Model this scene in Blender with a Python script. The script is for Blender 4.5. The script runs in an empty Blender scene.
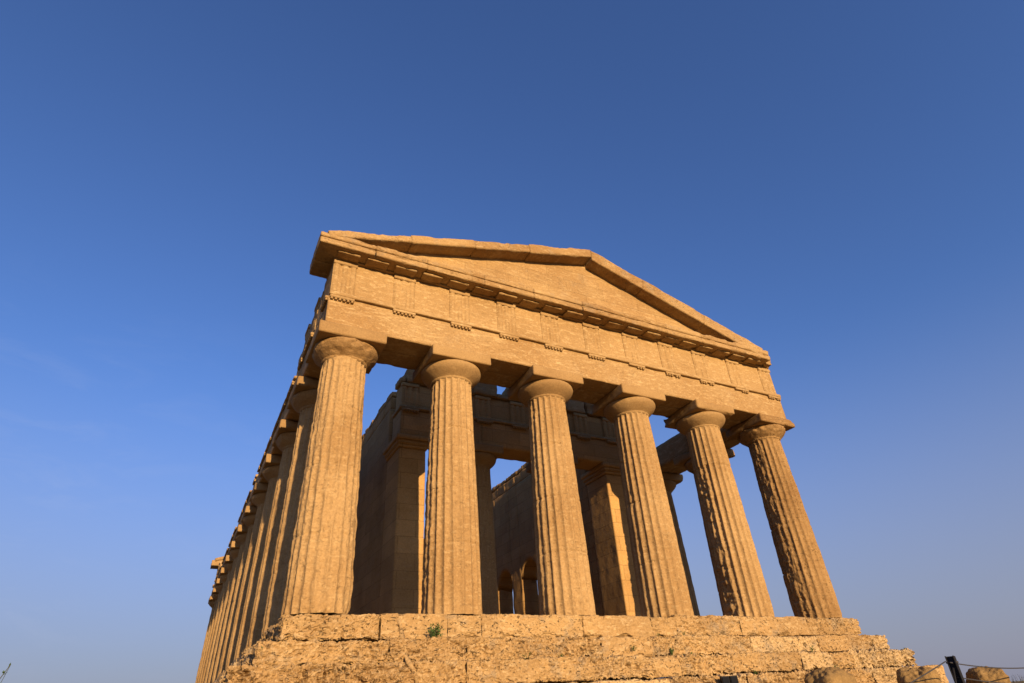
import bpy, math, random
import numpy as np
from mathutils import Matrix, Vector

# ------------------------------------------------------------------ camera, sky, sun, exposure
scene = bpy.context.scene
COL = scene.collection
CAM = (-10.178, -13.488, -1.935)
YAW, PITCH, ROLL = 0.50973, 0.568976, -0.070154
FPX = 582.114

def make_camera():
    cy, sy, cp, sp = math.cos(YAW), math.sin(YAW), math.cos(PITCH), math.sin(PITCH)
    f = np.array([sy*cp, cy*cp, sp]); r = np.array([cy, -sy, 0.0]); u = np.cross(r, f)
    c, s = math.cos(ROLL), math.sin(ROLL)
    r2, u2 = c*r+s*u, -s*r+c*u
    cam = bpy.data.cameras.new('camera')
    cam.sensor_fit = 'HORIZONTAL'; cam.sensor_width = 36.0
    cam.lens = FPX*36.0/1024.0
    cam.clip_start = 0.1; cam.clip_end = 6000
    o = bpy.data.objects.new('camera', cam); COL.objects.link(o)
    m = Matrix(((r2[0], u2[0], -f[0], CAM[0]), (r2[1], u2[1], -f[1], CAM[1]),
                (r2[2], u2[2], -f[2], CAM[2]), (0, 0, 0, 1)))
    o.matrix_world = m
    scene.camera = o
make_camera()

SUN_AZ = math.radians(-1.8)      # from -Y towards +X
SUN_EL = math.radians(11.6)
SUN_STRENGTH = 5.0
SUN_COLOR = (1.0, 0.70, 0.38)
SKY_STRENGTH = 0.082
EXPOSURE = 0.73

SKY_TINT = (.75, .97, 1.54)       # clear dry evening air
HAZE_TOP, HAZE_MAX = .50, .85      # band of haze over the horizon
HAZE_COLOR = (2.2, 2.18, 2.85)
world = bpy.data.worlds.new('World'); scene.world = world
world.use_nodes = True
wn = world.node_tree; wn.nodes.clear()
w_out = wn.nodes.new('ShaderNodeOutputWorld'); w_bg = wn.nodes.new('ShaderNodeBackground')
sky = wn.nodes.new('ShaderNodeTexSky'); sky.sky_type = 'NISHITA'; sky.sun_disc = False
sky.sun_elevation = SUN_EL
sky.sun_rotation = math.pi - SUN_AZ
sky.altitude = 100.0; sky.air_density = 1.0; sky.dust_density = 1.5; sky.ozone_density = 2.0
w_bg.inputs['Strength'].default_value = SKY_STRENGTH
def sky_grade():
    N = wn.nodes.new; L = wn.links.new
    tc = N('ShaderNodeTexCoord'); sp = N('ShaderNodeSeparateXYZ'); L(tc.outputs['Generated'], sp.inputs[0])
    mul = N('ShaderNodeMix'); mul.data_type = 'RGBA'; mul.blend_type = 'MULTIPLY'; mul.inputs[0].default_value = 1
    mul.inputs[7].default_value = (*SKY_TINT, 1); L(sky.outputs[0], mul.inputs[6])
    mr = N('ShaderNodeMapRange'); mr.interpolation_type = 'SMOOTHSTEP'
    mr.inputs['From Min'].default_value = HAZE_TOP; mr.inputs['From Max'].default_value = -.02
    mr.inputs['To Min'].default_value = 0; mr.inputs['To Max'].default_value = HAZE_MAX
    L(sp.outputs[2], mr.inputs['Value'])
    mx = N('ShaderNodeMix'); mx.data_type = 'RGBA'; L(mr.outputs[0], mx.inputs[0]); L(mul.outputs[2], mx.inputs[6])
    mx.inputs[7].default_value = (*HAZE_COLOR, 1)
    mp = N('ShaderNodeMapping'); mp.inputs['Scale'].default_value = (4, 4, 14); mp.inputs['Rotation'].default_value = (.1, .25, .4); L(tc.outputs['Generated'], mp.inputs['Vector'])
    nz = N('ShaderNodeTexNoise'); nz.inputs['Scale'].default_value = 1.6; nz.inputs['Detail'].default_value = 7; nz.inputs['Roughness'].default_value = .65; nz.inputs['Distortion'].default_value = .6
    L(mp.outputs[0], nz.inputs['Vector'])
    m1 = N('ShaderNodeMapRange'); m1.inputs['From Min'].default_value = .5; m1.inputs['From Max'].default_value = .8; m1.inputs['To Max'].default_value = .12; L(nz.outputs['Fac'], m1.inputs['Value'])
    m2 = N('ShaderNodeMapRange'); m2.interpolation_type = 'SMOOTHSTEP'; m2.inputs['From Min'].default_value = .25; m2.inputs['From Max'].default_value = -.3; L(sp.outputs[0], m2.inputs['Value'])
    m3 = N('ShaderNodeMapRange'); m3.interpolation_type = 'SMOOTHSTEP'; m3.inputs['From Min'].default_value = .6; m3.inputs['From Max'].default_value = .35; L(sp.outputs[2], m3.inputs['Value'])
    w1 = N('ShaderNodeMath'); w1.operation = 'MULTIPLY'; L(m1.outputs[0], w1.inputs[0]); L(m2.outputs[0], w1.inputs[1])
    w2 = N('ShaderNodeMath'); w2.operation = 'MULTIPLY'; L(w1.outputs[0], w2.inputs[0]); L(m3.outputs[0], w2.inputs[1])
    cl = N('ShaderNodeMix'); cl.data_type = 'RGBA'; L(w2.outputs[0], cl.inputs[0]); L(mx.outputs[2], cl.inputs[6]); cl.inputs[7].default_value = (4.2, 4.4, 5.4, 1)
    L(cl.outputs[2], w_bg.inputs['Color'])
sky_grade()
wn.links.new(w_bg.outputs[0], w_out.inputs['Surface'])

sl = bpy.data.lights.new('sun', 'SUN'); sl.energy = SUN_STRENGTH; sl.angle = math.radians(0.5); sl.color = SUN_COLOR
so = bpy.data.objects.new('sun', sl); COL.objects.link(so)
sdir = Vector((math.sin(SUN_AZ)*math.cos(SUN_EL), -math.cos(SUN_AZ)*math.cos(SUN_EL), math.sin(SUN_EL)))
so.rotation_euler = sdir.to_track_quat('Z', 'Y').to_euler()
so.location = (20, -30, 30)

vs = scene.view_settings
vs.view_transform = 'Standard'; vs.look = 'None'; vs.exposure = EXPOSURE; vs.gamma = 1.0; vs.use_curve_mapping = False
scene.cycles.max_bounces = 8; scene.cycles.diffuse_bounces = 7

# ------------------------------------------------------------------ vectorised noise
def _hash(i, j, k, seed):
    h = (i*374761393 + j*668265263 + k*1274126177 + seed*974634777) & 0xffffffff
    h = ((h ^ (h >> 13))*1274126177) & 0xffffffff
    h = ((h ^ (h >> 16))*2246822519) & 0xffffffff
    h = h ^ (h >> 15)
    return (h & 0xffffff)/float(0xffffff)

def vnoise(P, seed=0):
    """value noise in [-1, 1]"""
    P = np.asarray(P, float); I = np.floor(P).astype(np.int64); F = P-I
    U = F*F*F*(F*(F*6-15)+10)
    out = 0
    for a in (0, 1):
        wx = U[:, 0] if a else 1-U[:, 0]
        for b in (0, 1):
            wy = U[:, 1] if b else 1-U[:, 1]
            for c in (0, 1):
                wz = U[:, 2] if c else 1-U[:, 2]
                out = out + wx*wy*wz*_hash(I[:, 0]+a, I[:, 1]+b, I[:, 2]+c, seed)
    return out*2-1

def fbm(P, octaves=3, seed=0):
    P = np.asarray(P, float); s = 0; a = 1.0; t = 0
    for o in range(octaves):
        s = s + a*vnoise(P*(2.03**o)+o*17.3, seed+o); t += a; a *= .5
    return s/t*1.6

def worley(P, seed=0):
    P = np.asarray(P, float); I = np.floor(P).astype(np.int64)
    best = np.full(len(P), 9.0)
    for a in (-1, 0, 1):
        for b in (-1, 0, 1):
            for c in (-1, 0, 1):
                J = I+np.array([a, b, c])
                q = np.stack([J[:, d]+_hash(J[:, 0], J[:, 1], J[:, 2], seed+11+d) for d in range(3)], 1)
                best = np.minimum(best, ((P-q)**2).sum(1))
    return np.sqrt(best)

def sstep(a, b, x):
    t = np.clip((x-a)/(b-a), 0, 1); return t*t*(3-2*t)

# ------------------------------------------------------------------ mesh building
class Acc:
    def __init__(self): self.V = []; self.F = []; self.n = 0
    def add(self, V, F):
        V = np.asarray(V, float); F = np.asarray(F, np.int64)
        self.V.append(V); self.F.append(F+self.n); self.n += len(V); return self
    def mesh(self, name, mat, smooth=True, origin=(0, 0, 0)):
        V = np.concatenate(self.V)-np.asarray(origin, float)
        F = np.concatenate(self.F)
        me = bpy.data.meshes.new(name)
        me.vertices.add(len(V)); me.vertices.foreach_set('co', V.astype(np.float32).ravel())
        me.loops.add(F.size); me.loops.foreach_set('vertex_index', F.astype(np.int32).ravel())
        me.polygons.add(len(F))
        me.polygons.foreach_set('loop_start', np.arange(0, F.size, 4, dtype=np.int32))
        me.polygons.foreach_set('loop_total', np.full(len(F), 4, np.int32))
        me.polygons.foreach_set('use_smooth', np.full(len(F), smooth))
        me.materials.append(mat)
        me.update(calc_edges=True); me.validate()
        return me

ORG = {}
def link(name, me, parent=None, origin=(0, 0, 0)):
    o = bpy.data.objects.new(name, me); COL.objects.link(o)
    origin = np.asarray(origin, float); ORG[o.name] = origin
    if parent is not None:
        o.parent = parent; o.location = origin-ORG[parent.name]
    else:
        o.location = origin
    return o
def part(name, acc, mat, parent, origin=None, smooth=True):
    if origin is None: origin = ORG[parent.name] if parent is not None else (0, 0, 0)
    return link(name, acc.mesh(name, mat, smooth, origin), parent, origin)
def empty(name, loc):
    return link(name, None, None, loc)
def tag(o, label, cat, group=None, kind=None):
    if label: o['label'] = label
    if cat: o['category'] = cat
    if group: o['group'] = group
    if kind: o['kind'] = kind
    return o

def box_grid(x0, x1, y0, y1, z0, z1, res):
    d = np.array([x1-x0, y1-y0, z1-z0], float)
    if np.isscalar(res): res = (res, res, res)
    n = np.maximum(1, np.ceil(d/np.array(res)-1e-6).astype(int))
    lo = np.array([x0, y0, z0], float)
    keys = {}
    V = []; F = []
    base = 0
    for ax in range(3):
        u, v = (ax+1) % 3, (ax+2) % 3
        for side in (0, 1):
            gu, gv = np.meshgrid(np.arange(n[u]+1), np.arange(n[v]+1), indexing='ij')
            P = np.zeros((gu.size, 3), int)
            P[:, u] = gu.ravel(); P[:, v] = gv.ravel(); P[:, ax] = n[ax]*side
            idx = base+np.arange(gu.size).reshape(gu.shape)
            a, b, c, e = idx[:-1, :-1], idx[1:, :-1], idx[1:, 1:], idx[:-1, 1:]
            q = np.stack([a, b, c, e] if side else [a, e, c, b], -1).reshape(-1, 4)
            V.append(P); F.append(q); base += gu.size
    P = np.concatenate(V); F = np.concatenate(F)
    code = (P[:, 0]*(n[1]+1)+P[:, 1])*(n[2]+1)+P[:, 2]
    _, first, inv = np.unique(code, return_index=True, return_inverse=True)
    P = P[first]; F = inv.ravel()[F]
    return lo+P*(d/n), F

def rbox(acc, x0, x1, y0, y1, z0, z1, res=.06, chip=.03, rmin=.008, amp=.008, freq=3.0, pit=0.0, pitf=9.0,
         seed=0, fn=None, chipf=1.6, joint=None, jr=.006):
    """a stone block: noisy chipped edges, rough faces, optional weathering pits"""
    x0, x1 = min(x0, x1), max(x0, x1); y0, y1 = min(y0, y1), max(y0, y1); z0, z1 = min(z0, z1), max(z0, z1)
    P, F = box_grid(x0, x1, y0, y1, z0, z1, res)
    lo = np.array([x0, y0, z0]); hi = np.array([x1, y1, z1])
    lim = .45*(hi-lo).min()
    r = rmin+chip*(.25*sstep(-.2, .5, fbm(P*chipf, 2, seed))+.75*sstep(.15, .75, fbm(P*chipf*1.7+5, 3, seed+3)))
    r = np.repeat(np.minimum(r, lim)[:, None], 3, 1)
    if joint is not None: r[:, joint] = np.minimum(r[:, joint], jr+.05*np.maximum(r[:, joint]-.06, 0))
    q = np.clip(P, lo+r, hi-r)
    d = (P-q)/r; L = np.linalg.norm(d, axis=1, keepdims=True); L[L < 1e-9] = 1
    nrm = d/L
    h = amp*fbm(P*freq, 4, seed+7)
    if pit:
        wp = np.stack([fbm(P*5, 2, seed+40+k) for k in range(3)], 1)*.09
        Q = (P+wp)*np.array([1, 1, 1.3])
        m = sstep(-.25, .45, fbm(P*1.3, 2, seed+5)); m2 = sstep(-.3, .5, fbm(P*2.2+7, 2, seed+6))
        h = h-.9*pit*m*sstep(.42, .18, worley(Q*pitf, seed+1))-1.2*pit*m2*m*sstep(.40, .12, worley(Q*pitf*.5+3, seed+2))
        h = h+.45*pit*(fbm(P*np.array([7, 7, 10]), 3, seed+8))+.35*pit*fbm(P*24, 2, seed+12)-.8*pit*np.clip(fbm(Q*np.array([5, 5, 13]), 2, seed+9), 0, 1)
    V = q+nrm*(r+h[:, None])
    if fn is not None: V = fn(V)
    acc.add(V, F); return acc

def course(acc, axis, a0, a1, other, z0, z1, lengths, gap=.006, jit=.012, topjit=0.0, rng=None, **kw):
    """a row of blocks along x (axis 0) or y (axis 1); other = extent on the other horizontal axis"""
    a = a0; k = 0
    while a < a1-1e-3:
        L = lengths[k % len(lengths)]*rng.uniform(.75, 1.25) if rng else lengths[k % len(lengths)]
        b = a+L
        if a1-b < .45: b = a1
        o0, o1 = other; j = rng.uniform(-jit, jit) if rng else 0
        t = z1-(rng.random()*topjit if rng else 0)
        kw2 = dict(kw); kw2['joint'] = axis
        if rng and kw2.get('pit'):
            kw2['pit'] *= rng.choice([.15, .5, .9, 1.2, 1.5]); kw2['amp'] *= rng.uniform(.5, 1.3)
        if axis == 0: rbox(acc, a+gap/2, b-gap/2, o0+j, o1+j, z0, t, **kw2)
        else: rbox(acc, o0+j, o1+j, a+gap/2, b-gap/2, z0, t, **kw2)
        a = b; k += 1
    return acc

def tube(acc, pts, rad, n=8, cap=True):
    pts = [np.asarray(p, float) for p in pts]
    rads = rad if hasattr(rad, '__len__') else [rad]*len(pts)
    rings = []
    for i, p in enumerate(pts):
        t = pts[min(i+1, len(pts)-1)]-pts[max(i-1, 0)]; t = t/np.linalg.norm(t)
        a = np.cross(t, (0, 0, 1.0))
        if np.linalg.norm(a) < 1e-3: a = np.cross(t, (1.0, 0, 0))
        a /= np.linalg.norm(a); b = np.cross(t, a)
        th = np.arange(n)*2*math.pi/n
        rings.append(p+rads[i]*(np.cos(th)[:, None]*a+np.sin(th)[:, None]*b))
    V = np.concatenate(rings); F = []
    for i in range(len(pts)-1):
        for k in range(n):
            F.append((i*n+k, i*n+(k+1) % n, (i+1)*n+(k+1) % n, (i+1)*n+k))
    V = np.concatenate([V, [pts[0], pts[-1]]]); c0, c1 = len(V)-2, len(V)-1
    if cap:
        e = (len(pts)-1)*n
        for k in range(0, n, 2):
            F.append((c0, (k+2) % n, (k+1) % n, k)); F.append((c1, e+k, e+k+1, e+(k+2) % n))
    acc.add(V, F); return acc

# ------------------------------------------------------------------ materials
def stone(name, base, dark, light, strata=.5, rough_bump=.5, pit_bump=0.0, joints=None, joint_mix=.5, jw=.010, spots=.35, pale=.3, block=0.0, grey=0.0):
    m = bpy.data.materials.new(name); m.use_nodes = True
    nt = m.node_tree; nt.nodes.clear(); N = nt.nodes.new; L = nt.links.new
    out = N('ShaderNodeOutputMaterial'); bs = N('ShaderNodeBsdfPrincipled')
    bs.inputs['Roughness'].default_value = .92; bs.inputs['Specular IOR Level'].default_value = .15
    L(bs.outputs[0], out.inputs[0])
    geo = N('ShaderNodeNewGeometry'); pos = geo.outputs['Position']
    def noise(scale, detail=4, rough=.6, vec=None, dist=0):
        n = N('ShaderNodeTexNoise'); n.inputs['Scale'].default_value = scale; n.inputs['Detail'].default_value = detail
        n.inputs['Roughness'].default_value = rough; n.inputs['Distortion'].default_value = dist
        L(vec if vec is not None else pos, n.inputs['Vector']); return n.outputs['Fac']
    def ramp(f, a, b):
        r = N('ShaderNodeMapRange'); r.inputs['From Min'].default_value = a; r.inputs['From Max'].default_value = b
        r.interpolation_type = 'SMOOTHSTEP'; L(f, r.inputs['Value']); return r.outputs['Result']
    def math_(op, a, b):
        r = N('ShaderNodeMath'); r.operation = op
        for i, x in enumerate((a, b)):
            if isinstance(x, (int, float)): r.inputs[i].default_value = x
            else: L(x, r.inputs[i])
        return r.outputs[0]
    def mix(f, a, b):
        r = N('ShaderNodeMix'); r.data_type = 'RGBA'
        if isinstance(f, (int, float)): r.inputs[0].default_value = f
        else: L(f, r.inputs[0])
        for i, x in ((6, a), (7, b)):
            if isinstance(x, tuple): r.inputs[i].default_value = (*x, 1)
            else: L(x, r.inputs[i])
        return r.outputs[2]
    mp = N('ShaderNodeMapping'); mp.inputs['Scale'].default_value = (1, 1, 6.5); L(pos, mp.inputs['Vector']); lay = mp.outputs[0]
    big = noise(.55, 3, .55); mid = noise(2.6, 5, .62); fine = noise(22, 4, .65); lays = noise(1.6, 5, .65, lay, .4)
    isl = geo.outputs['Random Per Island']
    c = mix(ramp(big, .35, .68), base, dark)
    if block:
        wn_ = N('ShaderNodeTexWhiteNoise'); wn_.noise_dimensions = '1D'; L(isl, wn_.inputs['W'])
        c = mix(math_('MULTIPLY', wn_.outputs['Value'], block), c, tuple(v*f for v, f in zip(dark, (.95, .92, .9))))
        c = mix(math_('MULTIPLY', ramp(isl, .6, 1.0), block*.8), c, light)
    if grey:
        c = mix(math_('MULTIPLY', ramp(noise(1.7, 6, .7), .52, .66), grey), c, (.235, .185, .125))
    c = mix(math_('MULTIPLY', ramp(lays, .5, .72), strata), c, light)
    c = mix(math_('MULTIPLY', ramp(mid, .56, .74), spots), c, dark)
    mp2 = N('ShaderNodeMapping'); mp2.inputs['Scale'].default_value = (1, 1, 2.6); L(pos, mp2.inputs['Vector'])
    c = mix(math_('MULTIPLY', ramp(noise(5.5, 6, .68, mp2.outputs[0], .3), .54, .61), pale), c, light)
    c = mix(math_('MULTIPLY', ramp(noise(3.1, 6, .7, mp2.outputs[0], .3), .58, .66), spots), c, tuple(v*.72 for v in dark))
    fv = math_('ADD', math_('MULTIPLY', fine, .8), .6)
    hs = N('ShaderNodeHueSaturation'); L(c, hs.inputs['Color']); L(fv, hs.inputs['Value']); c = hs.outputs[0]
    hgt = math_('ADD', math_('MULTIPLY', fine, .6), math_('MULTIPLY', lays, .9*strata+.2))
    hgt = math_('ADD', hgt, math_('MULTIPLY', noise(7, 4, .7), .6))
    if pit_bump:
        mq = N('ShaderNodeMapping'); mq.inputs['Scale'].default_value = (1, 1, 1.7); mq.inputs['Rotation'].default_value = (.2, .5, .3); L(pos, mq.inputs['Vector'])
        p = math_('MULTIPLY', ramp(noise(12, 3, .55, mq.outputs[0], .8), .595, .67), ramp(mid, .38, .54))
        sp_ = math_('MULTIPLY', ramp(noise(10, 5, .75), .57, .68), .34*min(1, pit_bump))
        if block:
            w3 = N('ShaderNodeTexWhiteNoise'); w3.noise_dimensions = '1D'; L(math_('ADD', isl, 3.7), w3.inputs['W'])
            wv = ramp(w3.outputs['Value'], .05, .6); sp_ = math_('MULTIPLY', sp_, wv); p = math_('MULTIPLY', p, wv)
            hgt = math_('MULTIPLY', hgt, math_('ADD', .45, math_('MULTIPLY', wv, .7)))
        c = mix(sp_, c, light)
        c = mix(math_('MULTIPLY', p, min(.75, .72*pit_bump)), c, (.13, .085, .045))
        hgt = math_('SUBTRACT', hgt, math_('MULTIPLY', p, pit_bump*2))
    if joints:
        axis, bw, bh, off = joints
        sx = N('ShaderNodeSeparateXYZ'); L(pos, sx.inputs[0])
        cx = N('ShaderNodeCombineXYZ'); wob = math_('MULTIPLY', noise(1.3, 2), .05)
        L(math_('ADD', sx.outputs[axis], wob), cx.inputs[0]); L(math_('ADD', math_('ADD', sx.outputs[2], off), wob), cx.inputs[1])
        bt = N('ShaderNodeTexBrick'); bt.inputs['Scale'].default_value = 1.0
        bt.inputs['Brick Width'].default_value = bw; bt.inputs['Row Height'].default_value = bh
        bt.inputs['Mortar Size'].default_value = jw; bt.inputs['Mortar Smooth'].default_value = .3
        bt.inputs['Color1'].default_value = (.85, .85, .85, 1); bt.inputs['Color2'].default_value = (1.12, 1.12, 1.12, 1)
        bt.inputs['Mortar'].default_value = (.6, .6, .6, 1)
        L(cx.outputs[0], bt.inputs['Vector'])
        mm = N('ShaderNodeMix'); mm.data_type = 'RGBA'; mm.blend_type = 'MULTIPLY'; mm.inputs[0].default_value = joint_mix
        L(c, mm.inputs[6]); L(bt.outputs['Color'], mm.inputs[7]); c = mm.outputs[2]
        hgt = math_('SUBTRACT', hgt, math_('MULTIPLY', bt.outputs['Fac'], .8))
    L(c, bs.inputs['Base Color'])
    bp = N('ShaderNodeBump'); bp.inputs['Strength'].default_value = rough_bump; bp.inputs['Distance'].default_value = .03
    L(hgt, bp.inputs['Height']); L(bp.outputs[0], bs.inputs['Normal'])
    return m

def plain(name, col, rough=.6, metal=0.0, var=.25, scale=30, bump=.1):
    m = bpy.data.materials.new(name); m.use_nodes = True
    nt = m.node_tree; bs = nt.nodes['Principled BSDF']
    bs.inputs['Roughness'].default_value = rough; bs.inputs['Metallic'].default_value = metal; bs.inputs['Specular IOR Level'].default_value = .2
    geo = nt.nodes.new('ShaderNodeNewGeometry'); n = nt.nodes.new('ShaderNodeTexNoise'); n.inputs['Scale'].default_value = scale
    nt.links.new(geo.outputs['Position'], n.inputs['Vector'])
    mx = nt.nodes.new('ShaderNodeMix'); mx.data_type = 'RGBA'; nt.links.new(n.outputs['Fac'], mx.inputs[0])
    mx.inputs[6].default_value = (*[c*(1-var) for c in col], 1); mx.inputs[7].default_value = (*[min(1, c*(1+var)) for c in col], 1)
    nt.links.new(mx.outputs[2], bs.inputs['Base Color'])
    if bump:
        bp = nt.nodes.new('ShaderNodeBump'); bp.inputs['Strength'].default_value = bump; bp.inputs['Distance'].default_value = .02
        nt.links.new(n.outputs['Fac'], bp.inputs['Height']); nt.links.new(bp.outputs[0], bs.inputs['Normal'])
    return m

SC = .66
def _sc(c): return (c[0]*SC*1.0, c[1]*SC*.955, c[2]*SC*.83)
_stone0 = stone
def stone(name, base, dark, light, **k): return _stone0(name, _sc(base), _sc(dark), _sc(light), **k)
BASE = (.50, .34, .175); DARK = (.40, .25, .115); LIGHT = (.70, .53, .31)
M_col = stone('column_stone', BASE, (.40, .255, .12), LIGHT, strata=.15, rough_bump=.55, pit_bump=.45, spots=.5, pale=.28, block=.15)
M_colworn = stone('worn_column_stone', (.42, .27, .13), (.30, .18, .08), (.54, .38, .2), strata=.35, rough_bump=.8, pit_bump=.4, spots=.5, pale=.25)
M_cap = stone('capital_stone', (.46, .31, .155), (.36, .23, .11), (.54, .39, .21), strata=.15, rough_bump=.4, spots=.3, pale=.1)
M_ent = stone('entablature_stone', (.47, .32, .165), DARK, (.74, .57, .34), grey=.15, strata=.55, rough_bump=.6, pit_bump=.25, spots=.45, pale=.36)
M_frz = stone('frieze_stone', (.48, .325, .165), (.40, .26, .125), (.72, .55, .33), strata=.45, rough_bump=.6, spots=.35, pale=.45)
M_corn = stone('cornice_stone', (.48, .32, .155), (.36, .22, .10), LIGHT, block=.25, grey=.4, strata=.4, rough_bump=.8, pit_bump=.4, spots=.4, pale=.3)
M_tymp = stone('tympanum_stone', (.50, .34, .17), (.42, .27, .13), (.72, .55, .33), grey=.2, strata=.5, rough_bump=.55, pit_bump=.2, joints=(0, 1.5, .46, .1), joint_mix=.45, jw=.009)
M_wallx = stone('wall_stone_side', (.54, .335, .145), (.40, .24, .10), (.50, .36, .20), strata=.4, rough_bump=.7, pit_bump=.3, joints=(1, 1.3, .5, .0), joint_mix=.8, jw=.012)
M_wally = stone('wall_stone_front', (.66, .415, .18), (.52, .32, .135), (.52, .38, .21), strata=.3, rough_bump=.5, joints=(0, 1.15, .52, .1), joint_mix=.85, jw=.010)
M_step = stone('step_stone', (.56, .38, .19), (.42, .28, .14), (.78, .62, .40), strata=.2, rough_bump=1.0, pit_bump=1.0, spots=.5, pale=.36, block=.6, grey=.65)
M_floor = stone('floor_stone', (.58, .38, .19), (.46, .29, .13), (.68, .48, .26), strata=.2, rough_bump=.5)
M_mortar = stone('mortar', (.56, .39, .21), (.46, .32, .17), (.66, .50, .31), strata=.2, rough_bump=.9, pit_bump=.6)
M_boulder = stone('boulder_stone', (.36, .24, .11), (.24, .16, .075), (.47, .33, .15), strata=.15, rough_bump=.8, spots=.6)
M_metal = plain('black_painted_steel', (.010, .010, .012), .7, 0, .3, 40, .05)
M_cable = plain('steel_cable', (.045, .045, .05), .7, .2, .3, 60, 0)
M_glass = plain('dark_lamp_glass', (.006, .007, .011), .9, 0, .2, 10, 0)
M_weed = plain('weed_green', (.055, .095, .025), .8, 0, .5, 25, 0)
M_dry = plain('dry_stem', (.05, .05, .022), .85, 0, .4, 25, 0)

# ------------------------------------------------------------------ ground
def ground_z(x, y):
    x = np.asarray(x, float); y = np.asarray(y, float)
    dx = np.maximum(np.abs(x)-10.5, 0); dy = np.maximum(np.abs(y-18.9)-21.5, 0)
    d = np.hypot(dx, dy)
    return -2.35-1.15*sstep(2.0, 9.0, d)-1.2*sstep(30, 160, d)-6*sstep(150, 900, d)

def make_ground():
    def axis(c, near):
        t = np.concatenate([-np.geomspace(near, 4000, 34)[::-1], np.linspace(-near, near, 161)[1:-1], np.geomspace(near, 4000, 34)])
        return c+t
    xs = axis(0, 22); ys = axis(0, 26)
    X, Y = np.meshgrid(xs, ys, indexing='ij')
    Z = ground_z(X, Y)
    P = np.stack([X.ravel(), Y.ravel(), np.zeros(X.size)], 1)
    Z = Z.ravel()+.05*fbm(P*.9, 3, 4)+.015*fbm(P*4, 2, 9)
    P[:, 2] = Z
    idx = np.arange(X.size).reshape(X.shape)
    F = np.stack([idx[:-1, :-1], idx[1:, :-1], idx[1:, 1:], idx[:-1, 1:]], -1).reshape(-1, 4)
    a = Acc(); a.add(P, F)
    m = stone('dry_earth', (.34, .24, .13), (.24, .18, .09), (.42, .31, .18), strata=0, rough_bump=.8, spots=.6)
    o = part('ground', a, m, None)
    tag(o, None, None, kind='structure')
make_ground()

# ------------------------------------------------------------------ temple
T0 = (0.0, 18.9, -2.5)
temple = empty('temple', T0)
tag(temple, 'ruined golden sandstone temple with six fluted front columns and a triangular pediment on worn steps', 'temple')

CX = [-7.7, -4.7, -1.6, 1.6, 4.7, 7.7]
CYS = [0, 3.0, 6.1, 9.3, 12.5, 15.7, 18.9, 22.1, 25.3, 28.5, 31.7, 34.8, 37.8]
YB = 37.8

# --- crepidoma: four steps and a foundation course
def make_steps():
    levels = [(-.02, -.52, 0), (-.525, -.975, 1), (-.98, -1.415, 2), (-1.42, -1.94, 3), (-1.945, -2.6, 4)]
    for (zt, zb, k) in levels:
        rng = random.Random(100+k)
        yf = -.80-.41*k; xh = 8.46+.42*k; yb = YB+.80+.41*k
        a = Acc()
        kw = dict(res=.021, chip=.24 if k else .20, rmin=.012, amp=.036 if k else .022, freq=2.4, pit=.06 if k else .032, pitf=9.5, seed=20+k, chipf=2.2, jr=.010)
        course(a, 0, -xh, xh, (yf, yf+.66), zb, zt, [2.3, 1.5, .9, 2.9, 1.7, .8, 2.1], rng=rng, gap=.002, jit=.022, topjit=.06, **kw)
        kw2 = dict(kw); kw2.update(res=.045, amp=.06, chip=.3, pit=.06)
        kw3 = dict(kw); kw3['res'] = .2; kw3['pit'] = 0
        course(a, 1, yf+1.01, 6, (-xh, -xh+1.0), zb, zt, [1.4, .9], rng=rng, jit=.05, topjit=.12, **kw2)
        course(a, 1, 6.01, yb-1.01, (-xh, -xh+1.0), zb, zt, [1.8, 1.5], rng=rng, topjit=.05, **kw3)
        course(a, 1, yf+1.01, yb-1.01, (xh-1.0, xh), zb, zt, [1.8, 1.5], rng=rng, topjit=.05, **kw3)
        course(a, 0, -xh, xh, (yb-1.0, yb), zb, zt, [1.8, 1.4], rng=rng, **kw3)
        part('step', a, M_step, temple, smooth=False)
    a = Acc()
    rbox(a, -7.48, 7.48, .22, YB-.22, -.6, -.05, res=.4, chip=0, amp=.008, seed=3)
    part('pavement', a, M_floor, temple)
make_steps()

# --- columns
Z_ANN, Z_ECH, Z_ABT = 5.95, 6.35, 6.68
def shaft_radius(t): return .712-.140*t+.014*np.sin(np.pi*t)

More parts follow.
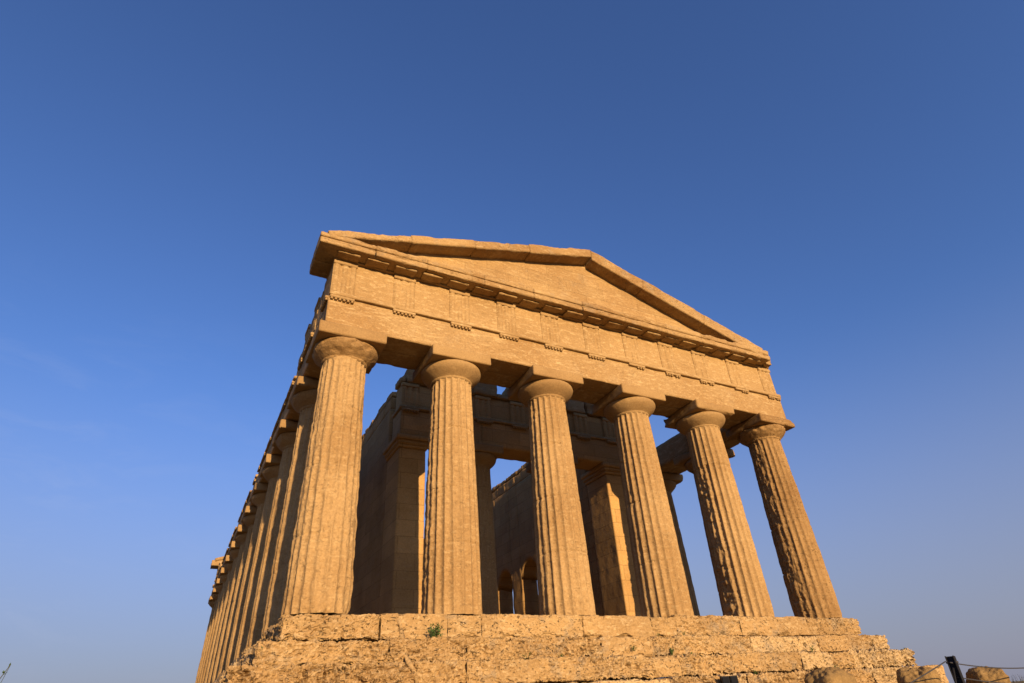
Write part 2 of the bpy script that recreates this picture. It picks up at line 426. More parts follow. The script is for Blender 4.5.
def make_shaft(seed, wear=.5, per=10, nz=150, smooth_above=None, flutes=20, jag=None, ztop=Z_ANN, rs=1.0, jagdir=math.pi):
    nth = flutes*per
    z = np.linspace(-.02, ztop+.01, nz); th = np.arange(nth)*2*math.pi/nth
    TH, Z = np.meshgrid(th, z, indexing='ij')
    R = shaft_radius(Z/Z_ANN)*rs
    ph = (TH*flutes/(2*math.pi)) % 1.0
    dep = .058*rs*np.clip((ztop+.02-Z)/.12, 0, 1)**.5
    if smooth_above is not None: dep = dep*np.where(Z > smooth_above, .80, 1.25)
    P = np.stack([np.cos(TH)*R+seed*13.7, np.sin(TH)*R, Z], -1).reshape(-1, 3)
    n1 = fbm(P*1.3, 3, seed).reshape(Z.shape); n2 = fbm(P*np.array([5, 5, 3.2]), 3, seed+9).reshape(Z.shape)
    n3 = fbm(P*14, 3, seed+21).reshape(Z.shape)
    w = np.full(Z.shape, wear)
    if smooth_above is not None: w = np.where(Z > smooth_above, .12, w)
    flute = dep*(1-(2*ph-1)**2)
    r = R-flute
    cut = w*(.012+.018*sstep(-.1, .7, n1)+.022*np.clip(n2, -.4, 1)+.012*n3)
    r = np.minimum(r, R-np.maximum(cut, 0.0))
    r = r+(.003+.007*w)*n3+.006*w*n2+.010*w*n1
    if jag is not None:
        m = np.clip(np.cos(TH-jagdir), 0, 1)**6.0
        if smooth_above is not None: m = m*(Z < smooth_above)
        notch = fbm(P*np.array([3.5, 3.5, 9]), 3, seed+33).reshape(Z.shape)
        r = np.minimum(r, R-jag*m*(.30+.45*sstep(-.4, .6, n2))) - jag*m*(.30*sstep(.05, .6, notch)+.12*notch)
    for zj in (1.45+.1*math.sin(seed), 2.95+.15*math.sin(seed*2), 4.5+.1*math.cos(seed)):   # drum joints
        r = r-(.013+.018*sstep(0, .6, n2))*np.exp(-((Z-zj-.02*n1)/.020)**2)
    r = r-(.05*w)*np.exp(-Z/.10)*sstep(-.1, .6, n2)
    V = np.stack([np.cos(TH)*r, np.sin(TH)*r, Z], -1)
    idx = np.arange(nth*nz).reshape(nth, nz); nx = np.roll(idx, -1, 0)
    F = np.stack([idx[:, :-1], nx[:, :-1], nx[:, 1:], idx[:, 1:]], -1).reshape(-1, 4)
    a = Acc(); a.add(V.reshape(-1, 3), F); return a

def make_echinus(seed, wear=.2, n=120, rs=1.0, dz=0.0):
    rt = float(shaft_radius(1.0))
    prof = [(rt-.02, Z_ANN-.03), (rt+.004, Z_ANN-.004), (rt+.010, Z_ANN+.006), (rt+.004, Z_ANN+.014), (rt+.014, Z_ANN+.020), (rt+.010, Z_ANN+.028)]
    for t in np.linspace(0, 1, 16):
        prof.append((rt+.02+(.850-rt-.02)*math.sin(t*math.pi/2)**1.02, Z_ANN+.036+.31*t))
    prof += [(.848, Z_ANN+.372), (.832, Z_ANN+.394), (.79, Z_ECH+.002), (.4, Z_ECH+.003)]
    prof = np.array(prof); th = np.arange(n)*2*math.pi/n
    Rr = prof[None, :, 0]*rs; Zz = np.repeat(prof[None, :, 1], n, 0); TH = np.repeat(th[:, None], len(prof), 1)
    P = np.stack([np.cos(TH)*Rr+seed*7.1, np.sin(TH)*Rr, Zz], -1).reshape(-1, 3)
    n1 = fbm(P*2.2, 3, seed).reshape(Zz.shape); n2 = fbm(P*9, 3, seed+4).reshape(Zz.shape)
    r = Rr-wear*(.10*sstep(.1, .8, n1)+.02*n2)-.003*n2
    V = np.stack([np.cos(TH)*r, np.sin(TH)*r, Zz+dz], -1)
    idx = np.arange(n*len(prof)).reshape(n, len(prof)); nx = np.roll(idx, -1, 0)
    F = np.stack([idx[:, :-1], nx[:, :-1], nx[:, 1:], idx[:, 1:]], -1).reshape(-1, 4)
    a = Acc(); a.add(V.reshape(-1, 3), F); return a

def make_abacus(seed, chip=.05, hw=.865, h=None):
    a = Acc(); rbox(a, -hw, hw, -hw, hw, Z_ECH+.004, Z_ABT-.004, res=.05, chip=chip, rmin=.008, amp=.006, seed=seed); return a

def put_column(x, y, sh, ec, ab, rot=0.0, mats=(None, None, None)):
    o = link('column', sh, temple, (x, y, 0))
    o.rotation_euler = (0, 0, rot)
    e = bpy.data.objects.new('echinus', ec); COL.objects.link(e); e.parent = o
    b = bpy.data.objects.new('abacus', ab); COL.objects.link(b); b.parent = o
    b.rotation_euler = (0, 0, -rot)
    return o

front_spec = [  # wear, jag, jagdir, smooth_above, echinus wear, abacus chip, shaft mat, cap mat
    (1.25, None, 0, None, .55, .05, M_col, M_colworn),
    (.55, .05, math.pi, None, .06, .04, M_col, M_cap),
    (.45, .04, math.pi*1.05, None, .05, .03, M_col, M_cap),
    (.45, .03, math.pi*1.05, None, .05, .03, M_col, M_cap),
    (.62, .10, math.pi*.98, 4.6, .10, .22, M_col, M_cap),
    (.75, .10, math.pi*.98, None, .75, .32, M_colworn, M_colworn)]
for i, x in enumerate(CX):
    we, jg, jd, sa, ew, ac, ms, mc = front_spec[i]
    sh = make_shaft(i+1, we, 12, 240, sa, jag=jg, jagdir=jd).mesh('column_shaft', ms)
    ec = make_echinus(i+1, ew, 160).mesh('echinus', mc)
    ab = make_abacus(i+40, ac).mesh('abacus', M_cap if i < 5 else M_colworn)
    o = put_column(x, 0, sh, ec, ab)
    if i == 4: o['label'] = 'column with a smooth pale restored upper shaft above a ragged fluted one'
    if i == 5: o['label'] = 'badly weathered corner column with crumbling capital'
flank = []
for v in range(3):
    flank.append((make_shaft(60+v, .6+.12*v, 8, 90, None, jag=.04, jagdir=-math.pi/2+v).mesh('column_shaft', M_col),
                  make_echinus(70+v, .3+.15*v, 80).mesh('echinus', M_cap),
                  make_abacus(80+v, .10+.06*v).mesh('abacus', M_cap)))
rngc = random.Random(5)
for k, y in enumerate(CYS[1:]):
    for x in ((-7.7, 7.7) if y < YB else CX):
        s = flank[rngc.randrange(3)]
        put_column(x, y, *s, rot=rngc.randrange(20)*2*math.pi/20)

# --- entablature
Z_TA0, Z_TA1, Z_FR = 7.58, 7.70, 8.84
AF = .72     # architrave face from the column axis
def frame(side):
    if side == 'front': return (lambda u, v: (u, v)), 0.0, -8.42, 8.42
    if side == 'rear': return (lambda u, v: (-u, YB-v)), math.pi, -8.42, 8.42
    if side == 'left': return (lambda u, v: (-7.7+v, -u)), -math.pi/2, -(YB-.73), -.73
    return (lambda u, v: (7.7-v, u)), math.pi/2, .73, YB-.73

def fbox(acc, fr, u0, u1, v0, v1, z0, z1, **kw):
    a = fr(u0, v0); b = fr(u1, v1)
    rbox(acc, a[0], b[0], a[1], b[1], z0, z1, **kw)

def make_triglyph(h, seed, wear=.5, w=.64):
    x = [-.32, -.275, -.268, -.178, -.170, -.110, -.052, -.045, .045, .052, .110, .170, .178, .268, .275, .32]
    y = [.040, .010, 0, 0, .012, .054, .012, 0, 0, .012, .054, .012, 0, 0, .010, .040]
    x = np.array(x)*w/.64; y = np.array(y)
    nz = int(h/.045)
    z = np.linspace(0, h-.14, nz)
    X, Z = np.meshgrid(x, z, indexing='ij'); Y = np.repeat(y[:, None], nz, 1)
    
    P = np.stack([X+seed*3.3, Y, Z], -1).reshape(-1, 3)
    nn = fbm(P*np.array([5, 5, 4]), 3, seed).reshape(X.shape)
    Y = np.maximum(Y, wear*.045*sstep(.1, .8, nn))+.004*fbm(P*15, 2, seed+3).reshape(X.shape)
    V = np.stack([X, Y, Z], -1)
    idx = np.arange(X.size).reshape(X.shape)
    F = np.stack([idx[:-1, :-1], idx[1:, :-1], idx[1:, 1:], idx[:-1, 1:]], -1).reshape(-1, 4)
    a = Acc(); a.add(V.reshape(-1, 3), F)
    for s in (0, -1):    # cheeks back into the frieze
        E = V[s]; B = E.copy(); B[:, 1] = .15
        W = np.concatenate([E, B]); m = nz
        f = [(k, k+1, m+k+1, m+k) if s == 0 else (k, m+k, m+k+1, k+1) for k in range(m-1)]
        a.add(W, f)
    rbox(a, -.325*w/.64, .325*w/.64, -.016, .15, h-.138, h, res=.05, chip=.03*wear, amp=.004, seed=seed)
    return a

def make_regula(seed, w=.64, guttae=6, lost=()):
    a = Acc(); rbox(a, -w/2, w/2, -.085, .02, -.075, 0, res=.05, chip=.015, rmin=.004, amp=.003, seed=seed)
    for k in range(guttae):
        if k in lost: continue
        x = -w/2+(k+.5)*w/guttae
        tube(a, [(x, -.040, -.074), (x, -.040, -.125)], [.034, .042], 8)
    return a
TRI = [make_triglyph(Z_FR-Z_TA1-.004, 200+k, [.3, .8, .5, 1.1][k]).mesh('triglyph', M_frz) for k in range(4)]
REG = [make_regula(300+k, lost=[(), (0, 1, 2), (3,)][k]).mesh('regula', M_frz) for k in range(3)]

TF = [-8.08, -6.39, -4.7, -3.15, -1.6, 0, 1.6, 3.15, 4.7, 6.39, 8.08]
yt = [0.36]
for a_, b_ in zip(CYS[:-1], CYS[1:]):
    yt += [(a_+b_)/2, b_]
yt = [-.38]+yt[1:-1]+[YB+.38]

def put_feature(me, name, parent, fr, rot, u, v, z):
    x, y = fr(u, v)
    o = link(name, me, parent, (x, y, z)); o.rotation_euler = (0, 0, rot); return o

def entablature(side, frieze_to=None, detail=True):
    fr, rot, u0, u1 = frame(side)
    rng = random.Random(side)
    res = .05 if side == 'front' else .10
    sd = {'front': 1, 'left': 2, 'right': 3, 'rear': 4}[side]
    front = side in ('front', 'rear')
    a = Acc()
    cuts = [u0]+([] if front else [(-c if side == 'left' else c) for c in (CYS[1:-1] if side != 'left' else CYS[-2:0:-1])])+[u1]
    for c0, c1 in zip(cuts[:-1], cuts[1:]):
        top = Z_TA0
        if side == 'right': top = Z_TA0+rng.uniform(-.06, .1)
        fbox(a, fr, c0+.0008, c1-.0008, -AF+rng.uniform(-.003, .003), .0-.004, Z_ABT, top, res=res, chip=.035 if front else .12, rmin=.006,
             amp=.012 if front else .02, freq=2.5, seed=400+sd, joint=0 if front else 1, jr=.004)
        fbox(a, fr, c0+.003, c1-.003, .004, AF, Z_ABT, top-.01, res=.12, chip=.05, amp=.02, seed=410+sd)
    arch = part('architrave', a, M_ent, temple)
    if side == 'right': return
    if front:
        a = Acc()
        fbox(a, fr, u0+.002, u1-.002, -AF-.09, .5, Z_TA0+.003, Z_TA1-.003, res=.05, chip=.012, rmin=.004, amp=.004, seed=430+sd)
        part('taenia', a, M_frz, arch)
    else:
        for c0, c1 in zip(cuts[:-1], cuts[1:]):
            for q in range(3):
                if rng.random() < .22: continue
                s0 = c0+(c1-c0)*q/3; s1 = c0+(c1-c0)*(q+1)/3
                a = Acc(); fbox(a, fr, s0, s1, -AF-.065, -.02, Z_TA0+.003, Z_TA1-rng.uniform(0, .03), res=.07, chip=.05, amp=.012, seed=430+sd)
                part('taenia', a, M_frz, arch)
    us = TF if front else [(-y if side == 'left' else y) for y in yt]
    if detail:
        for k, u in enumerate(us):
            if not front and rng.random() < .25: continue
            put_feature(REG[rng.randrange(3) if not (side == 'front' and k < 6) else 0], 'regula', arch, fr, rot, u, -AF, Z_TA0)
    # frieze
    a = Acc()
    if front:
        c0 = u0+.02
        for k in range(10):
            c1 = us[k+1]+.1 if k < 9 else u1-.02
            fbox(a, fr, c0+.002, c1-.002, -AF+.056, .55, Z_TA1, Z_FR, res=res, chip=.012, rmin=.004, amp=.008, freq=2.5, seed=450+sd)
            c0 = c1
        fz = part('frieze', a, M_frz, temple)
        for k, u in enumerate(us):
            put_feature(TRI[[0, 1, 2, 0, 3, 1, 2, 0, 2, 0, 2][k]], 'triglyph', fz, fr, rot, u, -AF, Z_TA1+.002)
    else:
        # only the stretch next to each facade still carries its frieze
        def piece(s0, s1, v0, v1, h, **kw):
            b = Acc(); fbox(b, fr, -s1, -s0, v0, v1, Z_TA1, h, **kw)
            return part('frieze_block', b, M_frz, temple)
        def stretch(ya, yb, hs):
            n = len(hs)
            for q in range(n):
                s0 = ya+(yb-ya)*q/n; s1 = ya+(yb-ya)*(q+1)/n
                o = piece(s0, s1, -AF+.03, .3, hs[q], res=.08, chip=.09, amp=.02, seed=455+sd)
                for y in yt:
                    if s0 < y < s1 and hs[q] > 8.6 and y > .4 and y < YB-.4:
                        put_feature(TRI[3], 'triglyph', o, fr, rot, -y, -AF, Z_TA1+.002)
        stretch(.74, 4.3, [8.84, 8.80, 8.62, 8.45])
        stretch(YB-3.2, YB-.74, [8.3, 8.6, 8.84])
        for (s0, s1, h) in ((9.1, 10.0, 7.95), (13.2, 14.6, 7.9), (17.0, 17.9, 8.0), (21.0, 22.4, 7.9), (24.4, 25.2, 8.05), (28.3, 29.6, 7.95)):
            piece(s0, s1, -AF+.05, .2, h, res=.09, chip=.12, amp=.025, seed=460+sd)
    return arch
for s in ('front', 'left', 'right', 'rear'): entablature(s)

# --- cornice, pediment
GY = 1.22
def cornice(side):
    fr, rot, u0, u1 = frame(side)
    full = side == 'front'
    sd = 500 if full else 520
    rng = random.Random(sd)
    e1 = 7.95 if full else 8.9
    a = Acc()
    res = .042 if full else .15
    def shape(lo, hi):
        return dict(res=res, chip=.14, rmin=.01, amp=.018, freq=2.6, seed=sd, joint=0, jr=.002)
    cuts = [-8.9]+[c for c in (-7.4, -5.9, -4.1, -2.4, -.6, 1.1, 2.9, 4.5, 6.2)]+[e1]
    for c0, c1 in zip(cuts[:-1], cuts[1:]):
        late = full and c0 > 4
        kw = shape(c0, c1)
        if late: kw['chip'] = .26; kw['amp'] = .03
        j = rng.uniform(-.012, .012)
        fbox(a, fr, c0+.001, c1-.001, -GY+j, .3, 8.90, 9.075, **kw)                       # corona fascia
        fbox(a, fr, c0+.004, c1-.004, -GY+.035+j, .3, 9.078, 9.105, res=.12, chip=.01, amp=.003, seed=sd)   # shadow groove
        fbox(a, fr, c0+.001, c1-.001, -GY-.005+j, .3, 9.108, 9.29-(rng.random()*.03), **kw)   # crown
    # bed moulding over the frieze
    fbox(a, fr, -8.42, min(8.42, e1+.4), -AF-.03, .3, Z_FR+.003, 8.897, res=res, chip=.02, amp=.006, seed=sd+2)
    if full:   # broken stubs at the right corner
        fbox(a, fr, 7.96, 8.35, -.98, .25, 8.88, 9.22, res=.035, chip=.2, amp=.07, seed=sd+5)
        fbox(a, fr, 7.66, 8.08, -1.16, .25, 9.12, 9.38, res=.035, chip=.2, amp=.07, seed=sd+6)
    cn = part('cornice', a, M_corn, temple)
    # mutules under the soffit
    if full:
        for k in range(21):
            u = -8.08+k*(16.16/20)
            if u > 7.8: continue
            b = Acc()
            rbox(b, -.3, .3, -GY+.17, -AF-.035, -.05, 0, res=.035, chip=.16, rmin=.006, amp=.022, seed=sd+30+k)
            o = link('mutule', b.mesh('mutule', M_corn), cn, (u, 0, 8.897))
    # return of the cornice along the left flank
    b = Acc()
    s = 1 if full else -1
    ya, yb_ = (-.4, .28) if full else (YB+.4, YB-.3)
    rbox(b, -8.9, -8.0, min(ya, yb_), max(ya, yb_), 8.86, 9.24, res=.05, chip=.10, amp=.02, seed=sd+8)
    part('cornice_return', b, M_corn, cn)
    return cn
cornice('front'); cornice('rear')

APX, APZ = .12, 11.76
def top_left(x): return APZ+(x-APX)*.2655
def top_right(x): return APZ-(x-APX)*.3125
def make_pediment(front=True):
    def YY(a, b): return (a, b) if front else (YB-b, YB-a)
    # tympanum
    a = Acc()
    y0, y1 = YY(-.74, .25)
    z0 = 9.10
    def fn(V):
        V = V.copy(); x = V[:, 0]
        zt = np.where(x < APX, top_left(x)-.22, top_right(x)-.36)
        zt = np.maximum(zt, z0+.05)
        V[:, 2] = z0+(V[:, 2])*(zt-z0); return V
    rbox(a, -8.0, 7.7, y0, y1, 0, 1, res=(.06 if front else .4, .3, .03 if front else .2), chip=0, rmin=.001, amp=.010, seed=600, fn=fn)
    # relief of blocks is left to the material
    part('tympanum', a, M_tymp, temple)
    for left in (True, False):
        a = Acc()
        if left: xa, za, xb, zb, th = -8.75, top_left(-8.75), APX, APZ, .32
        else: xa, za, xb, zb, th = APX, APZ, 7.72, top_right(7.72), .46
        L = math.hypot(xb-xa, zb-za); ang = math.atan2(zb-za, xb-xa)
        y0, y1 = YY(-GY, .45)
        rng = random.Random(7 if left else 8)
        c, s = math.cos(ang), math.sin(ang)
        def fn(V):
            x = V[:, 0].copy(); z = V[:, 2].copy(); V = V.copy()
            # square the joint at the apex
            w = np.clip((x-L/2)/(L/2), 0, 1) if left else np.clip((L/2-x)/(L/2), 0, 1)
            x = x+(z*math.tan(ang))*w
            V[:, 0] = xa+x*c-z*s; V[:, 2] = za+x*s+z*c; return V
        t = 0; k = 0
        while t < L-.01:
            d = rng.uniform(2.0, 3.2); e = L if L-t-d < .9 else t+d
            th_ = th*(1 if not left else .85+.3*t/L)
            tj = rng.uniform(0, .02)+(.04 if left and t < .6 else 0)
            rbox(a, t+.0004, e-.0004, y0+rng.uniform(-.004, .004), y1, -th_, -tj, res=.055 if front else .25, chip=.10 if left else .05, rmin=.012, amp=.016, freq=2.5, seed=620+k, fn=fn, joint=0, jr=.002)
            t = e; k += 1
        part('raking_cornice', a, M_corn, temple)
make_pediment(True); make_pediment(False)

# ------------------------------------------------------------------ cella
AY = 4.65
def wall_with_arches(X0, X1, parent):
    a = Acc(); sd = 700 if X0 < 0 else 720
    rng = random.Random(sd)
    kw = dict(res=.12, chip=.02, amp=.02, freq=2.0, seed=sd)
    Y0, Y1 = 6.05, 33.0
    ZW = 8.05
    arches = [10.7+2.6*k for k in range(8)]
    zs, rad = 3.36, .80
    prev = Y0
    for ay in arches+[Y1]:
        rbox(a, X0, X1, prev, ay, -.03, ZW, **kw)
        if ay < Y1:
            def fn(V, ay=ay):
                V = V.copy(); t = np.clip((V[:, 1]-ay-rad)/rad, -1, 1)
                zl = zs+rad*np.sqrt(np.maximum(0, 1-t*t))
                V[:, 2] = zl+V[:, 2]*(ZW-zl); return V
            rbox(a, X0, X1, ay, ay+2*rad, 0, 1, res=(.15, .08, .05), chip=0, rmin=.0005, amp=.004, seed=sd, fn=fn)
        prev = ay+2*rad
    # ragged top courses
    y = Y0
    while y < Y1:
        d = rng.uniform(.7, 1.4)
        rbox(a, X0, X1, y, min(y+d, Y1)-.01, ZW+.004, 8.56+rng.uniform(-.03, .03), res=.09, chip=.08, amp=.02, seed=sd+3, joint=1)
        if rng.random() < .93:
            rbox(a, X0+.02, X1-.02, y+.02, min(y+d, Y1)-.04, 8.60, 8.80+rng.uniform(-.04, .06), res=.07, chip=.10, amp=.035, seed=sd+4)
        y += d
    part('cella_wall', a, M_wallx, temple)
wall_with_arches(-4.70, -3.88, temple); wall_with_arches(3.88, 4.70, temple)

def make_anta(x0, x1):
    a = Acc(); sd = 740 if x0 < 0 else 750
    rbox(a, x0, x1, AY, 6.04, -.03, 5.97, res=.06, chip=.035, amp=.006, seed=sd)
    an = part('anta', a, M_wally, temple)
    a = Acc(); g = .0
    rbox(a, x0-.05, x1+.05, AY-.05, 6.1, 5.973, 6.09, res=.06, chip=.02, amp=.004, seed=sd+1)
    rbox(a, x0-.09, x1+.09, AY-.09, 6.17, 6.093, 6.24, res=.06, chip=.03, amp=.005, seed=sd+2)
    rbox(a, x0-.14, x1+.14, AY-.14, 6.22, 6.243, 6.415, res=.06, chip=.04, amp=.006, seed=sd+3)
    part('anta_capital', a, M_wally, an)
make_anta(-4.71, -3.77); make_anta(3.84, 4.71)

# pronaos columns
psh = make_shaft(91, .5, 10, 110, rs=.86, ztop=Z_ANN-.25).mesh('column_shaft', M_col)
pec = make_echinus(92, .15, 100, rs=.86, dz=-.262).mesh('echinus', M_cap)
pab = Acc(); rbox(pab, -.75, .75, -.75, .75, 6.10, 6.41, res=.06, chip=.05, amp=.006, seed=93)
pab = pab.mesh('abacus', M_cap)
for x in (-1.62, 1.62): put_column(x, AY+.48, psh, pec, pab)

def pronaos_entablature():
    a = Acc()
    for c0, c1 in ((-4.72, -1.62), (-1.62, 1.62), (1.62, 4.72)):
        rbox(a, c0+.003, c1-.003, AY-.03, AY+.95, 6.42, 7.42, res=.09, chip=.04, amp=.010, seed=770)
    ar = part('architrave', a, M_wally, temple)
    a = Acc()
    rbox(a, -4.78, 4.78, AY-.10, AY+.9, 7.423, 7.53, res=.08, chip=.02, amp=.004, seed=771)
    part('taenia', a, M_frz, ar)
    ts = [-4.40, -2.95, -1.5, 0.0, 1.5, 2.95, 4.40]
    a = Acc()
    rbox(a, -4.68, 4.68, AY+.07, AY+.8, 7.533, 8.5, res=.09, chip=.03, amp=.008, seed=772)
    fz = part('frieze', a, M_wally, temple)
    tm = make_triglyph(.93, 280, .3).mesh('triglyph', M_wally)
    for x in ts:
        link('triglyph', tm, fz, (x, AY-.03, 7.535)); link('regula', REG[0], ar, (x, AY-.04, 7.42))
    rng = random.Random(77)
    a = Acc()
    for (x0, x1, h) in ((-4.78, -4.56, 8.74), (-4.55, -3.75, 9.06), (-3.73, -2.9, 9.02), (-2.88, -1.9, 9.05), (-1.88, -.90, 9.06), (-.90, -.42, 8.70), (-.40, .5, 9.1), (.52, 1.5, 9.15), (1.52, 2.3, 9.2), (2.32, 3.3, 9.22), (3.32, 4.2, 9.15), (4.22, 4.7, 8.7)):
        rbox(a, x0, x1, AY-.08+rng.uniform(-.04, .1), AY+.75, 8.504, h, res=.06, chip=.16, amp=.04, seed=780)
    part('broken_cornice', a, M_corn, temple)
pronaos_entablature()

# ------------------------------------------------------------------ small things around the steps
# mortar repair running down the steps
def make_mortar():
    a = Acc()
    pts = [(398, 619, -.765), (400.5, 627, -.77), (402, 636, -.775), (403, 641, -1.175), (405, 648, -1.18), (406, 656, -1.18), (409, 663, -1.59), (414, 671, -1.59), (417, 684, -1.595)]
    P = []
    for (px, py, y) in pts:
        d = pixel_dir(px, py); t = (y-CAM[1])/d[1]; P.append(np.array(CAM)+d*t)
    tube(a, P, [.055, .042, .058, .05, .052, .04, .052, .044, .04], 8)
    part('mortar_seam', a, M_mortar, temple)
def pixel_dir(px, py):
    m = scene.camera.matrix_world
    v = m.to_3x3() @ Vector(((px-512)/FPX, -(py-341.5)/FPX, -1.0))
    return np.array(v)
make_mortar()

def make_boulder(loc, r, seed, label, squash=(1, .9, 1), tilt=0):
    n, mz = 110, 70
    th = np.arange(n)*2*math.pi/n; ph = np.linspace(-math.pi/2+.02, math.pi/2-.02, mz)
    TH, PH = np.meshgrid(th, ph, indexing='ij')
    D = np.stack([np.cos(TH)*np.cos(PH), np.sin(TH)*np.cos(PH), np.sin(PH)], -1).reshape(-1, 3)
    p = 3.2
    sup = (np.abs(D)**p).sum(1)**(-1/p)      # rounded block
    R = r*sup*(1+.10*fbm(D*1.6+seed, 3, seed)+.05*fbm(D*6+seed, 4, seed+2)-.02*sstep(.45, .1, worley(D*5+seed, seed)))
    V = D*R[:, None]*np.array(squash)
    idx = np.arange(n*mz).reshape(n, mz); nx = np.roll(idx, -1, 0)
    F = np.stack([idx[:, :-1], nx[:, :-1], nx[:, 1:], idx[:, 1:]], -1).reshape(-1, 4)
    a = Acc(); a.add(V, F)
    o = link('boulder', a.mesh('boulder', M_boulder), None, loc); o.rotation_euler = (0, 0, tilt)
    tag(o, label, 'boulder', 'rounded boulders before the temple steps')
    return o
make_boulder((.85, -5.0, -1.98), .42, 11, 'round boulder at the foot of the steps to the right of the twin floodlight', (1, .9, 1.03))
make_boulder((3.55, -5.0, -2.03), .42, 15, 'boulder against the broken end of the steps, just left of the black post', (1, .9, 1), .5)
make_boulder((5.98, -5.0, -2.06), .38, 19, 'boulder behind the slack cable, right of the black post against the sky', (1.05, .9, 1), .9)

def make_post(loc, h, label, lean=0.0, rot=0.3):
    root = empty('barrier_post', loc)
    root.rotation_euler = (0, lean, rot)
    w, d, t = .075, .065, .012
    a = Acc()
    for y in (-d, d): rbox(a, -w, w, y-t/2, y+t/2, 0, h, res=1, chip=0, rmin=.001, amp=0)
    rbox(a, -t/2, t/2, -d+t/2+.001, d-t/2-.001, 0, h-.002, res=1, chip=0, rmin=.001, amp=0)
    o = link('upright', a.mesh('upright', M_metal, False), None, loc); o.parent = root; o.location = (0, 0, 0)
    a = Acc(); rbox(a, -.13, .13, -.13, .13, 0, .015, res=1, chip=0, rmin=.001, amp=0)
    o = link('base_plate', a.mesh('base_plate', M_metal, False), None, loc); o.parent = root; o.location = (0, 0, .003)
    a = Acc(); tube(a, [(-.10, -.0, h*.80), (-.34, .1, .02)], .018, 8)
    o = link('brace', a.mesh('brace', M_metal), None, loc); o.parent = root; o.location = (0, 0, 0)
    a = Acc(); tube(a, [(0, -.10, h*.90), (0, .10, h*.90)], .016, 8)
    o = link('eye_bolt', a.mesh('eye_bolt', M_cable), None, loc); o.parent = root; o.location = (0, 0, 0)
    tag(root, label, 'post')
    return root
PZ = float(ground_z(2.75, -6.2))
make_post((2.78, -6.2, PZ-.02), -1.47-PZ, 'black steel barrier post with a brace, between two boulders at the right', lean=.10)

PZ2 = float(ground_z(7.45, -6.2))
make_post((7.45, -6.2, PZ2-.02), 1.0, 'black steel barrier post farther right where the two cables end', lean=.02, rot=-.2)

def cable(p0, p1, sag, rad=.012, n=16):
    p0, p1 = np.array(p0, float), np.array(p1, float)
    return [p0+(p1-p0)*t+np.array([0, 0, -sag*4*t*(1-t)]) for t in np.linspace(0, 1, n)]
def put_cable(p0, p1, sag, label):
    a = Acc(); tube(a, cable(p0, p1, sag), .0105, 8)
    o = part('barrier_cable', a, M_cable, None, origin=p0)
    tag(o, label, 'cable', 'steel barrier cables')
put_cable((2.75, -6.2, -1.60), (7.42, -6.2, PZ2+.86), .13, 'steel cable running right from the top of the black post past a boulder')
put_cable((2.62, -6.2, -1.58), (-1.6, -6.4, -2.42), .03, 'steel cable sloping down left from the top of the black post')
put_cable((2.80, -6.2, -1.84), (7.42, -6.2, PZ2+.46), .10, 'lower steel cable running right from the middle of the black post')

def make_floodlight():
    x, y, z = 1.06, -2.26, -1.945
    root = empty('floodlight', (x, y, z))
    def sub(name, acc, mat, smooth=False):
        o = link(name, acc.mesh(name, mat, smooth), None, (x, y, z)); o.parent = root; o.location = (0, 0, 0); return o
    a = Acc(); rbox(a, -.16, .16, -.08, .08, 0, .03, res=1, chip=0, rmin=.002, amp=0); rbox(a, -.02, .02, -.02, .02, .031, .16, res=1, chip=0, rmin=.001, amp=0)
    sub('stand', a, M_metal)
    for s in (-.095, .095):
        a = Acc(); rbox(a, s-.088, s+.088, -.08, .08, .165, .46, res=1, chip=0, rmin=.012, amp=0)
        h = sub('lamp_head', a, M_metal)
        a = Acc(); rbox(a, s-.07, s+.07, -.092, -.083, .19, .435, res=1, chip=0, rmin=.001, amp=0)
        g = link('lens', a.mesh('lens', M_glass, False), None, (x, y, z)); g.parent = h; g.location = (0, 0, 0)
    root.rotation_euler = (0, 0, -.5)
    tag(root, 'small black twin floodlight standing on the bottom step', 'floodlight')
make_floodlight()

def make_weed(loc, h, n, seed, label, spread=.5):
    rng = random.Random(seed); a = Acc()
    for k in range(n):
        th = rng.uniform(0, 2*math.pi); sp = rng.uniform(.1, spread)*h; hh = h*rng.uniform(.45, 1)
        b = np.array([rng.uniform(-.25, .25)*h, rng.uniform(-.12, .12)*h, 0])
        tip = b+np.array([math.cos(th)*sp, math.sin(th)*sp-.15*h, hh])
        m = (b+tip)/2+np.array([0, 0, .12*h])
        tube(a, [b, m, tip], [.004, .0035, .001], 4)
        for q in range(6):
            t = rng.uniform(.25, 1); c = b+(tip-b)*t+np.array([0, 0, .1*h*math.sin(math.pi*t)])
            d = np.array([rng.gauss(0, 1), rng.gauss(0, 1), rng.gauss(0, .6)]); d /= np.linalg.norm(d)
            e = np.cross(d, (rng.gauss(0, 1), rng.gauss(0, 1), 1)); e /= np.linalg.norm(e)
            l = rng.uniform(.10, .2)*h; w = l*.28
            a.add([c, c+d*l*.5+e*w, c+d*l, c+d*l*.5-e*w], [(0, 1, 2, 3)])
    o = part('weed', a, M_weed, None, origin=(0, 0, 0)); me = o.data
    o.location = loc
    tag(o, label, 'weed', 'weeds growing on the temple steps')
    return o
def on_y(px, py, y):
    d = pixel_dir(px, py); t = (y-CAM[1])/d[1]; return np.array(CAM)+d*t
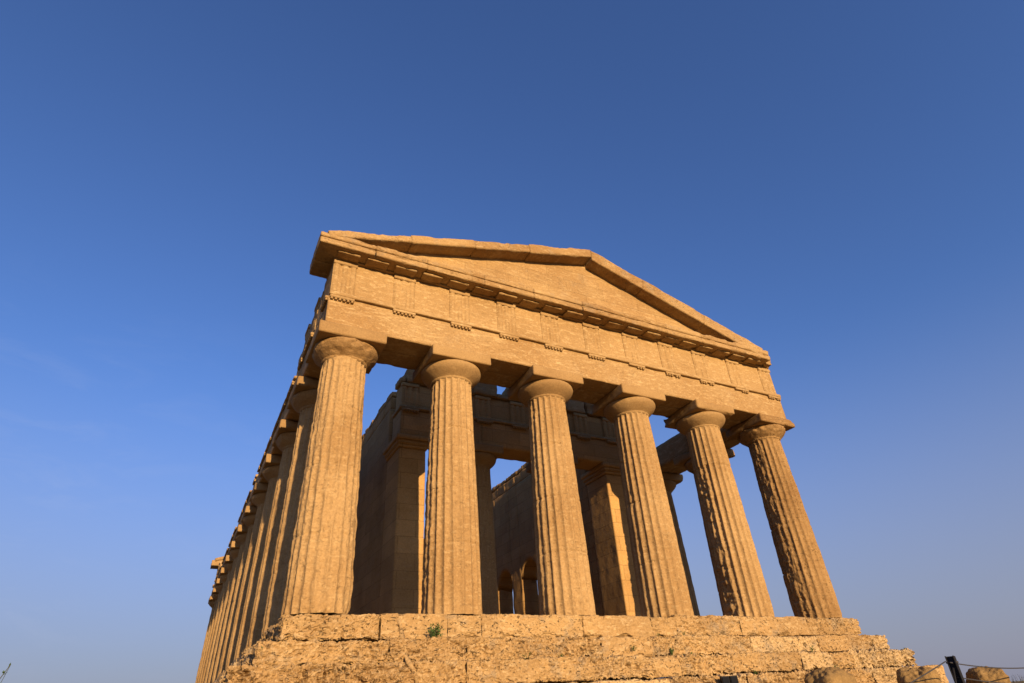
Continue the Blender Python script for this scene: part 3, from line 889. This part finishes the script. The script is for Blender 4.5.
for i, (px, py, y, h, n, lab) in enumerate([
        (434, 640, -.98, .33, 26, 'tallest green weed, growing between the second and third columns from the left'),
        (672, 655, -1.27, .17, 16, 'round green tuft on the second step below the fourth front column'),
        (634, 651, -1.27, .14, 10, 'small green tuft in a block joint left of the round tuft'),
        (685, 659, -1.45, .11, 8, 'low tuft just right of and below the round green tuft'),
        (562, 661, -1.45, .14, 10, 'small weed on the third step below the third front column'),
        (528, 660, -1.45, .18, 5, 'thin upright weed on the third step left of the third column'),
        (813, 653, -1.45, .20, 8, 'spiky grass tuft on the step above the left boulder'),
        (787, 657, -1.45, .16, 9, 'dark green tuft on the step left of the spiky grass'),
        (837, 670, -1.85, .16, 9, 'weed tuft right beside the top of the left boulder'),
        (756, 675, -1.85, .13, 10, 'low weed tuft just right of the twin floodlight'),
        (658, 637, -1.0, .10, 7, 'low grey-green tuft against the top step, left of the fourth column'),
        (684, 636, -1.0, .12, 7, 'small tuft against the top step, directly below the fourth front column'),
        (547, 662, -1.45, .08, 8, 'flat mat of weed on the step between the two small weeds under the third column'),
        (441, 637, -1.0, .10, 6, 'little sprig immediately right of the tallest weed'),
        (691, 657, -1.45, .12, 5, 'dark sprig beside the low tuft, right of the round green tuft'),
        (905, 651, -1.45, .10, 5, 'tiny weed on the broken right end of the steps'),
        (261, 650, -1.25, .07, 6, 'tiny weed at the left end of the second step')]):
    make_weed(on_y(px, py, y), h, n, 900+i, lab)

def make_shrub():
    rng = random.Random(4); base = np.array([-11.85, -5.0, float(ground_z(-11.85, -5))])
    top = on_y(11, 664, -5.0)
    root = empty('shrub', base)
    a = Acc(); b = Acc()
    for k in range(14):
        tip = (top-base)*rng.uniform(.55, .86)+np.array([rng.uniform(-.5, .12), rng.uniform(-.4, .4), 0]) if k else (top-base)
        p = [np.array([0, 0, 0.0]), tip*.4+np.array([-.05, 0, .05]), tip*.75+np.array([-.06, 0, 0]), tip]
        tube(a, p, [.014, .010, .006, .003], 5)
        for q in range(34):
            t = rng.uniform(.3, 1); c = tip*t+np.array([-.06*math.sin(math.pi*t), 0, 0])
            d = np.array([rng.gauss(.3, 1), rng.gauss(0, 1), rng.gauss(.6, .6)]); d /= np.linalg.norm(d)
            e = np.cross(d, (rng.gauss(0, 1), rng.gauss(0, 1), 1)); e /= np.linalg.norm(e)
            l = rng.uniform(.02, .045); w = l*.22
            b.add([c, c+d*l*.5+e*w, c+d*l, c+d*l*.5-e*w], [(0, 1, 2, 3)])
    part('stem', a, M_dry, root, base*0, True).location = (0, 0, 0); part('leaves', b, M_weed, root, base*0, True).location = (0, 0, 0)
    tag(root, 'shrub with one thin twig rising at the far left bottom corner', 'shrub')
make_shrub()

def make_grass():
    rng = random.Random(31); a = Acc()
    for k in range(1500):
        x = rng.uniform(8, 30); y = rng.uniform(-9, 4)
        if x < 11 and y > -3: continue
        z = float(ground_z(x, y))-.03; h = rng.uniform(.15, .55)
        dx, dy = rng.uniform(-.15, .15), rng.uniform(-.15, .15); th = rng.uniform(0, math.pi); w = .006
        c, s = math.cos(th)*w, math.sin(th)*w
        a.add([(x-c, y-s, z), (x+c, y+s, z), (x+dx+c*.3, y+dy+s*.3, z+h), (x+dx-c*.3, y+dy-s*.3, z+h)], [(0, 1, 2, 3)])
    for k in range(420):
        x = rng.gauss(11.6, .9); y = rng.gauss(-2.6, .6); z = float(ground_z(x, y))-.03; h = rng.uniform(.2, .58)
        dx, dy = rng.uniform(-.15, .15), rng.uniform(-.15, .15); th = rng.uniform(0, math.pi); w = .007
        c, s = math.cos(th)*w, math.sin(th)*w
        a.add([(x-c, y-s, z), (x+c, y+s, z), (x+dx+c*.3, y+dy+s*.3, z+h), (x+dx-c*.3, y+dy-s*.3, z+h)], [(0, 1, 2, 3)])
    o = part('dry_grass', a, M_dry, None)
    tag(o, 'dry grass growing on the ground right of the temple', 'grass', kind='stuff')
make_grass()
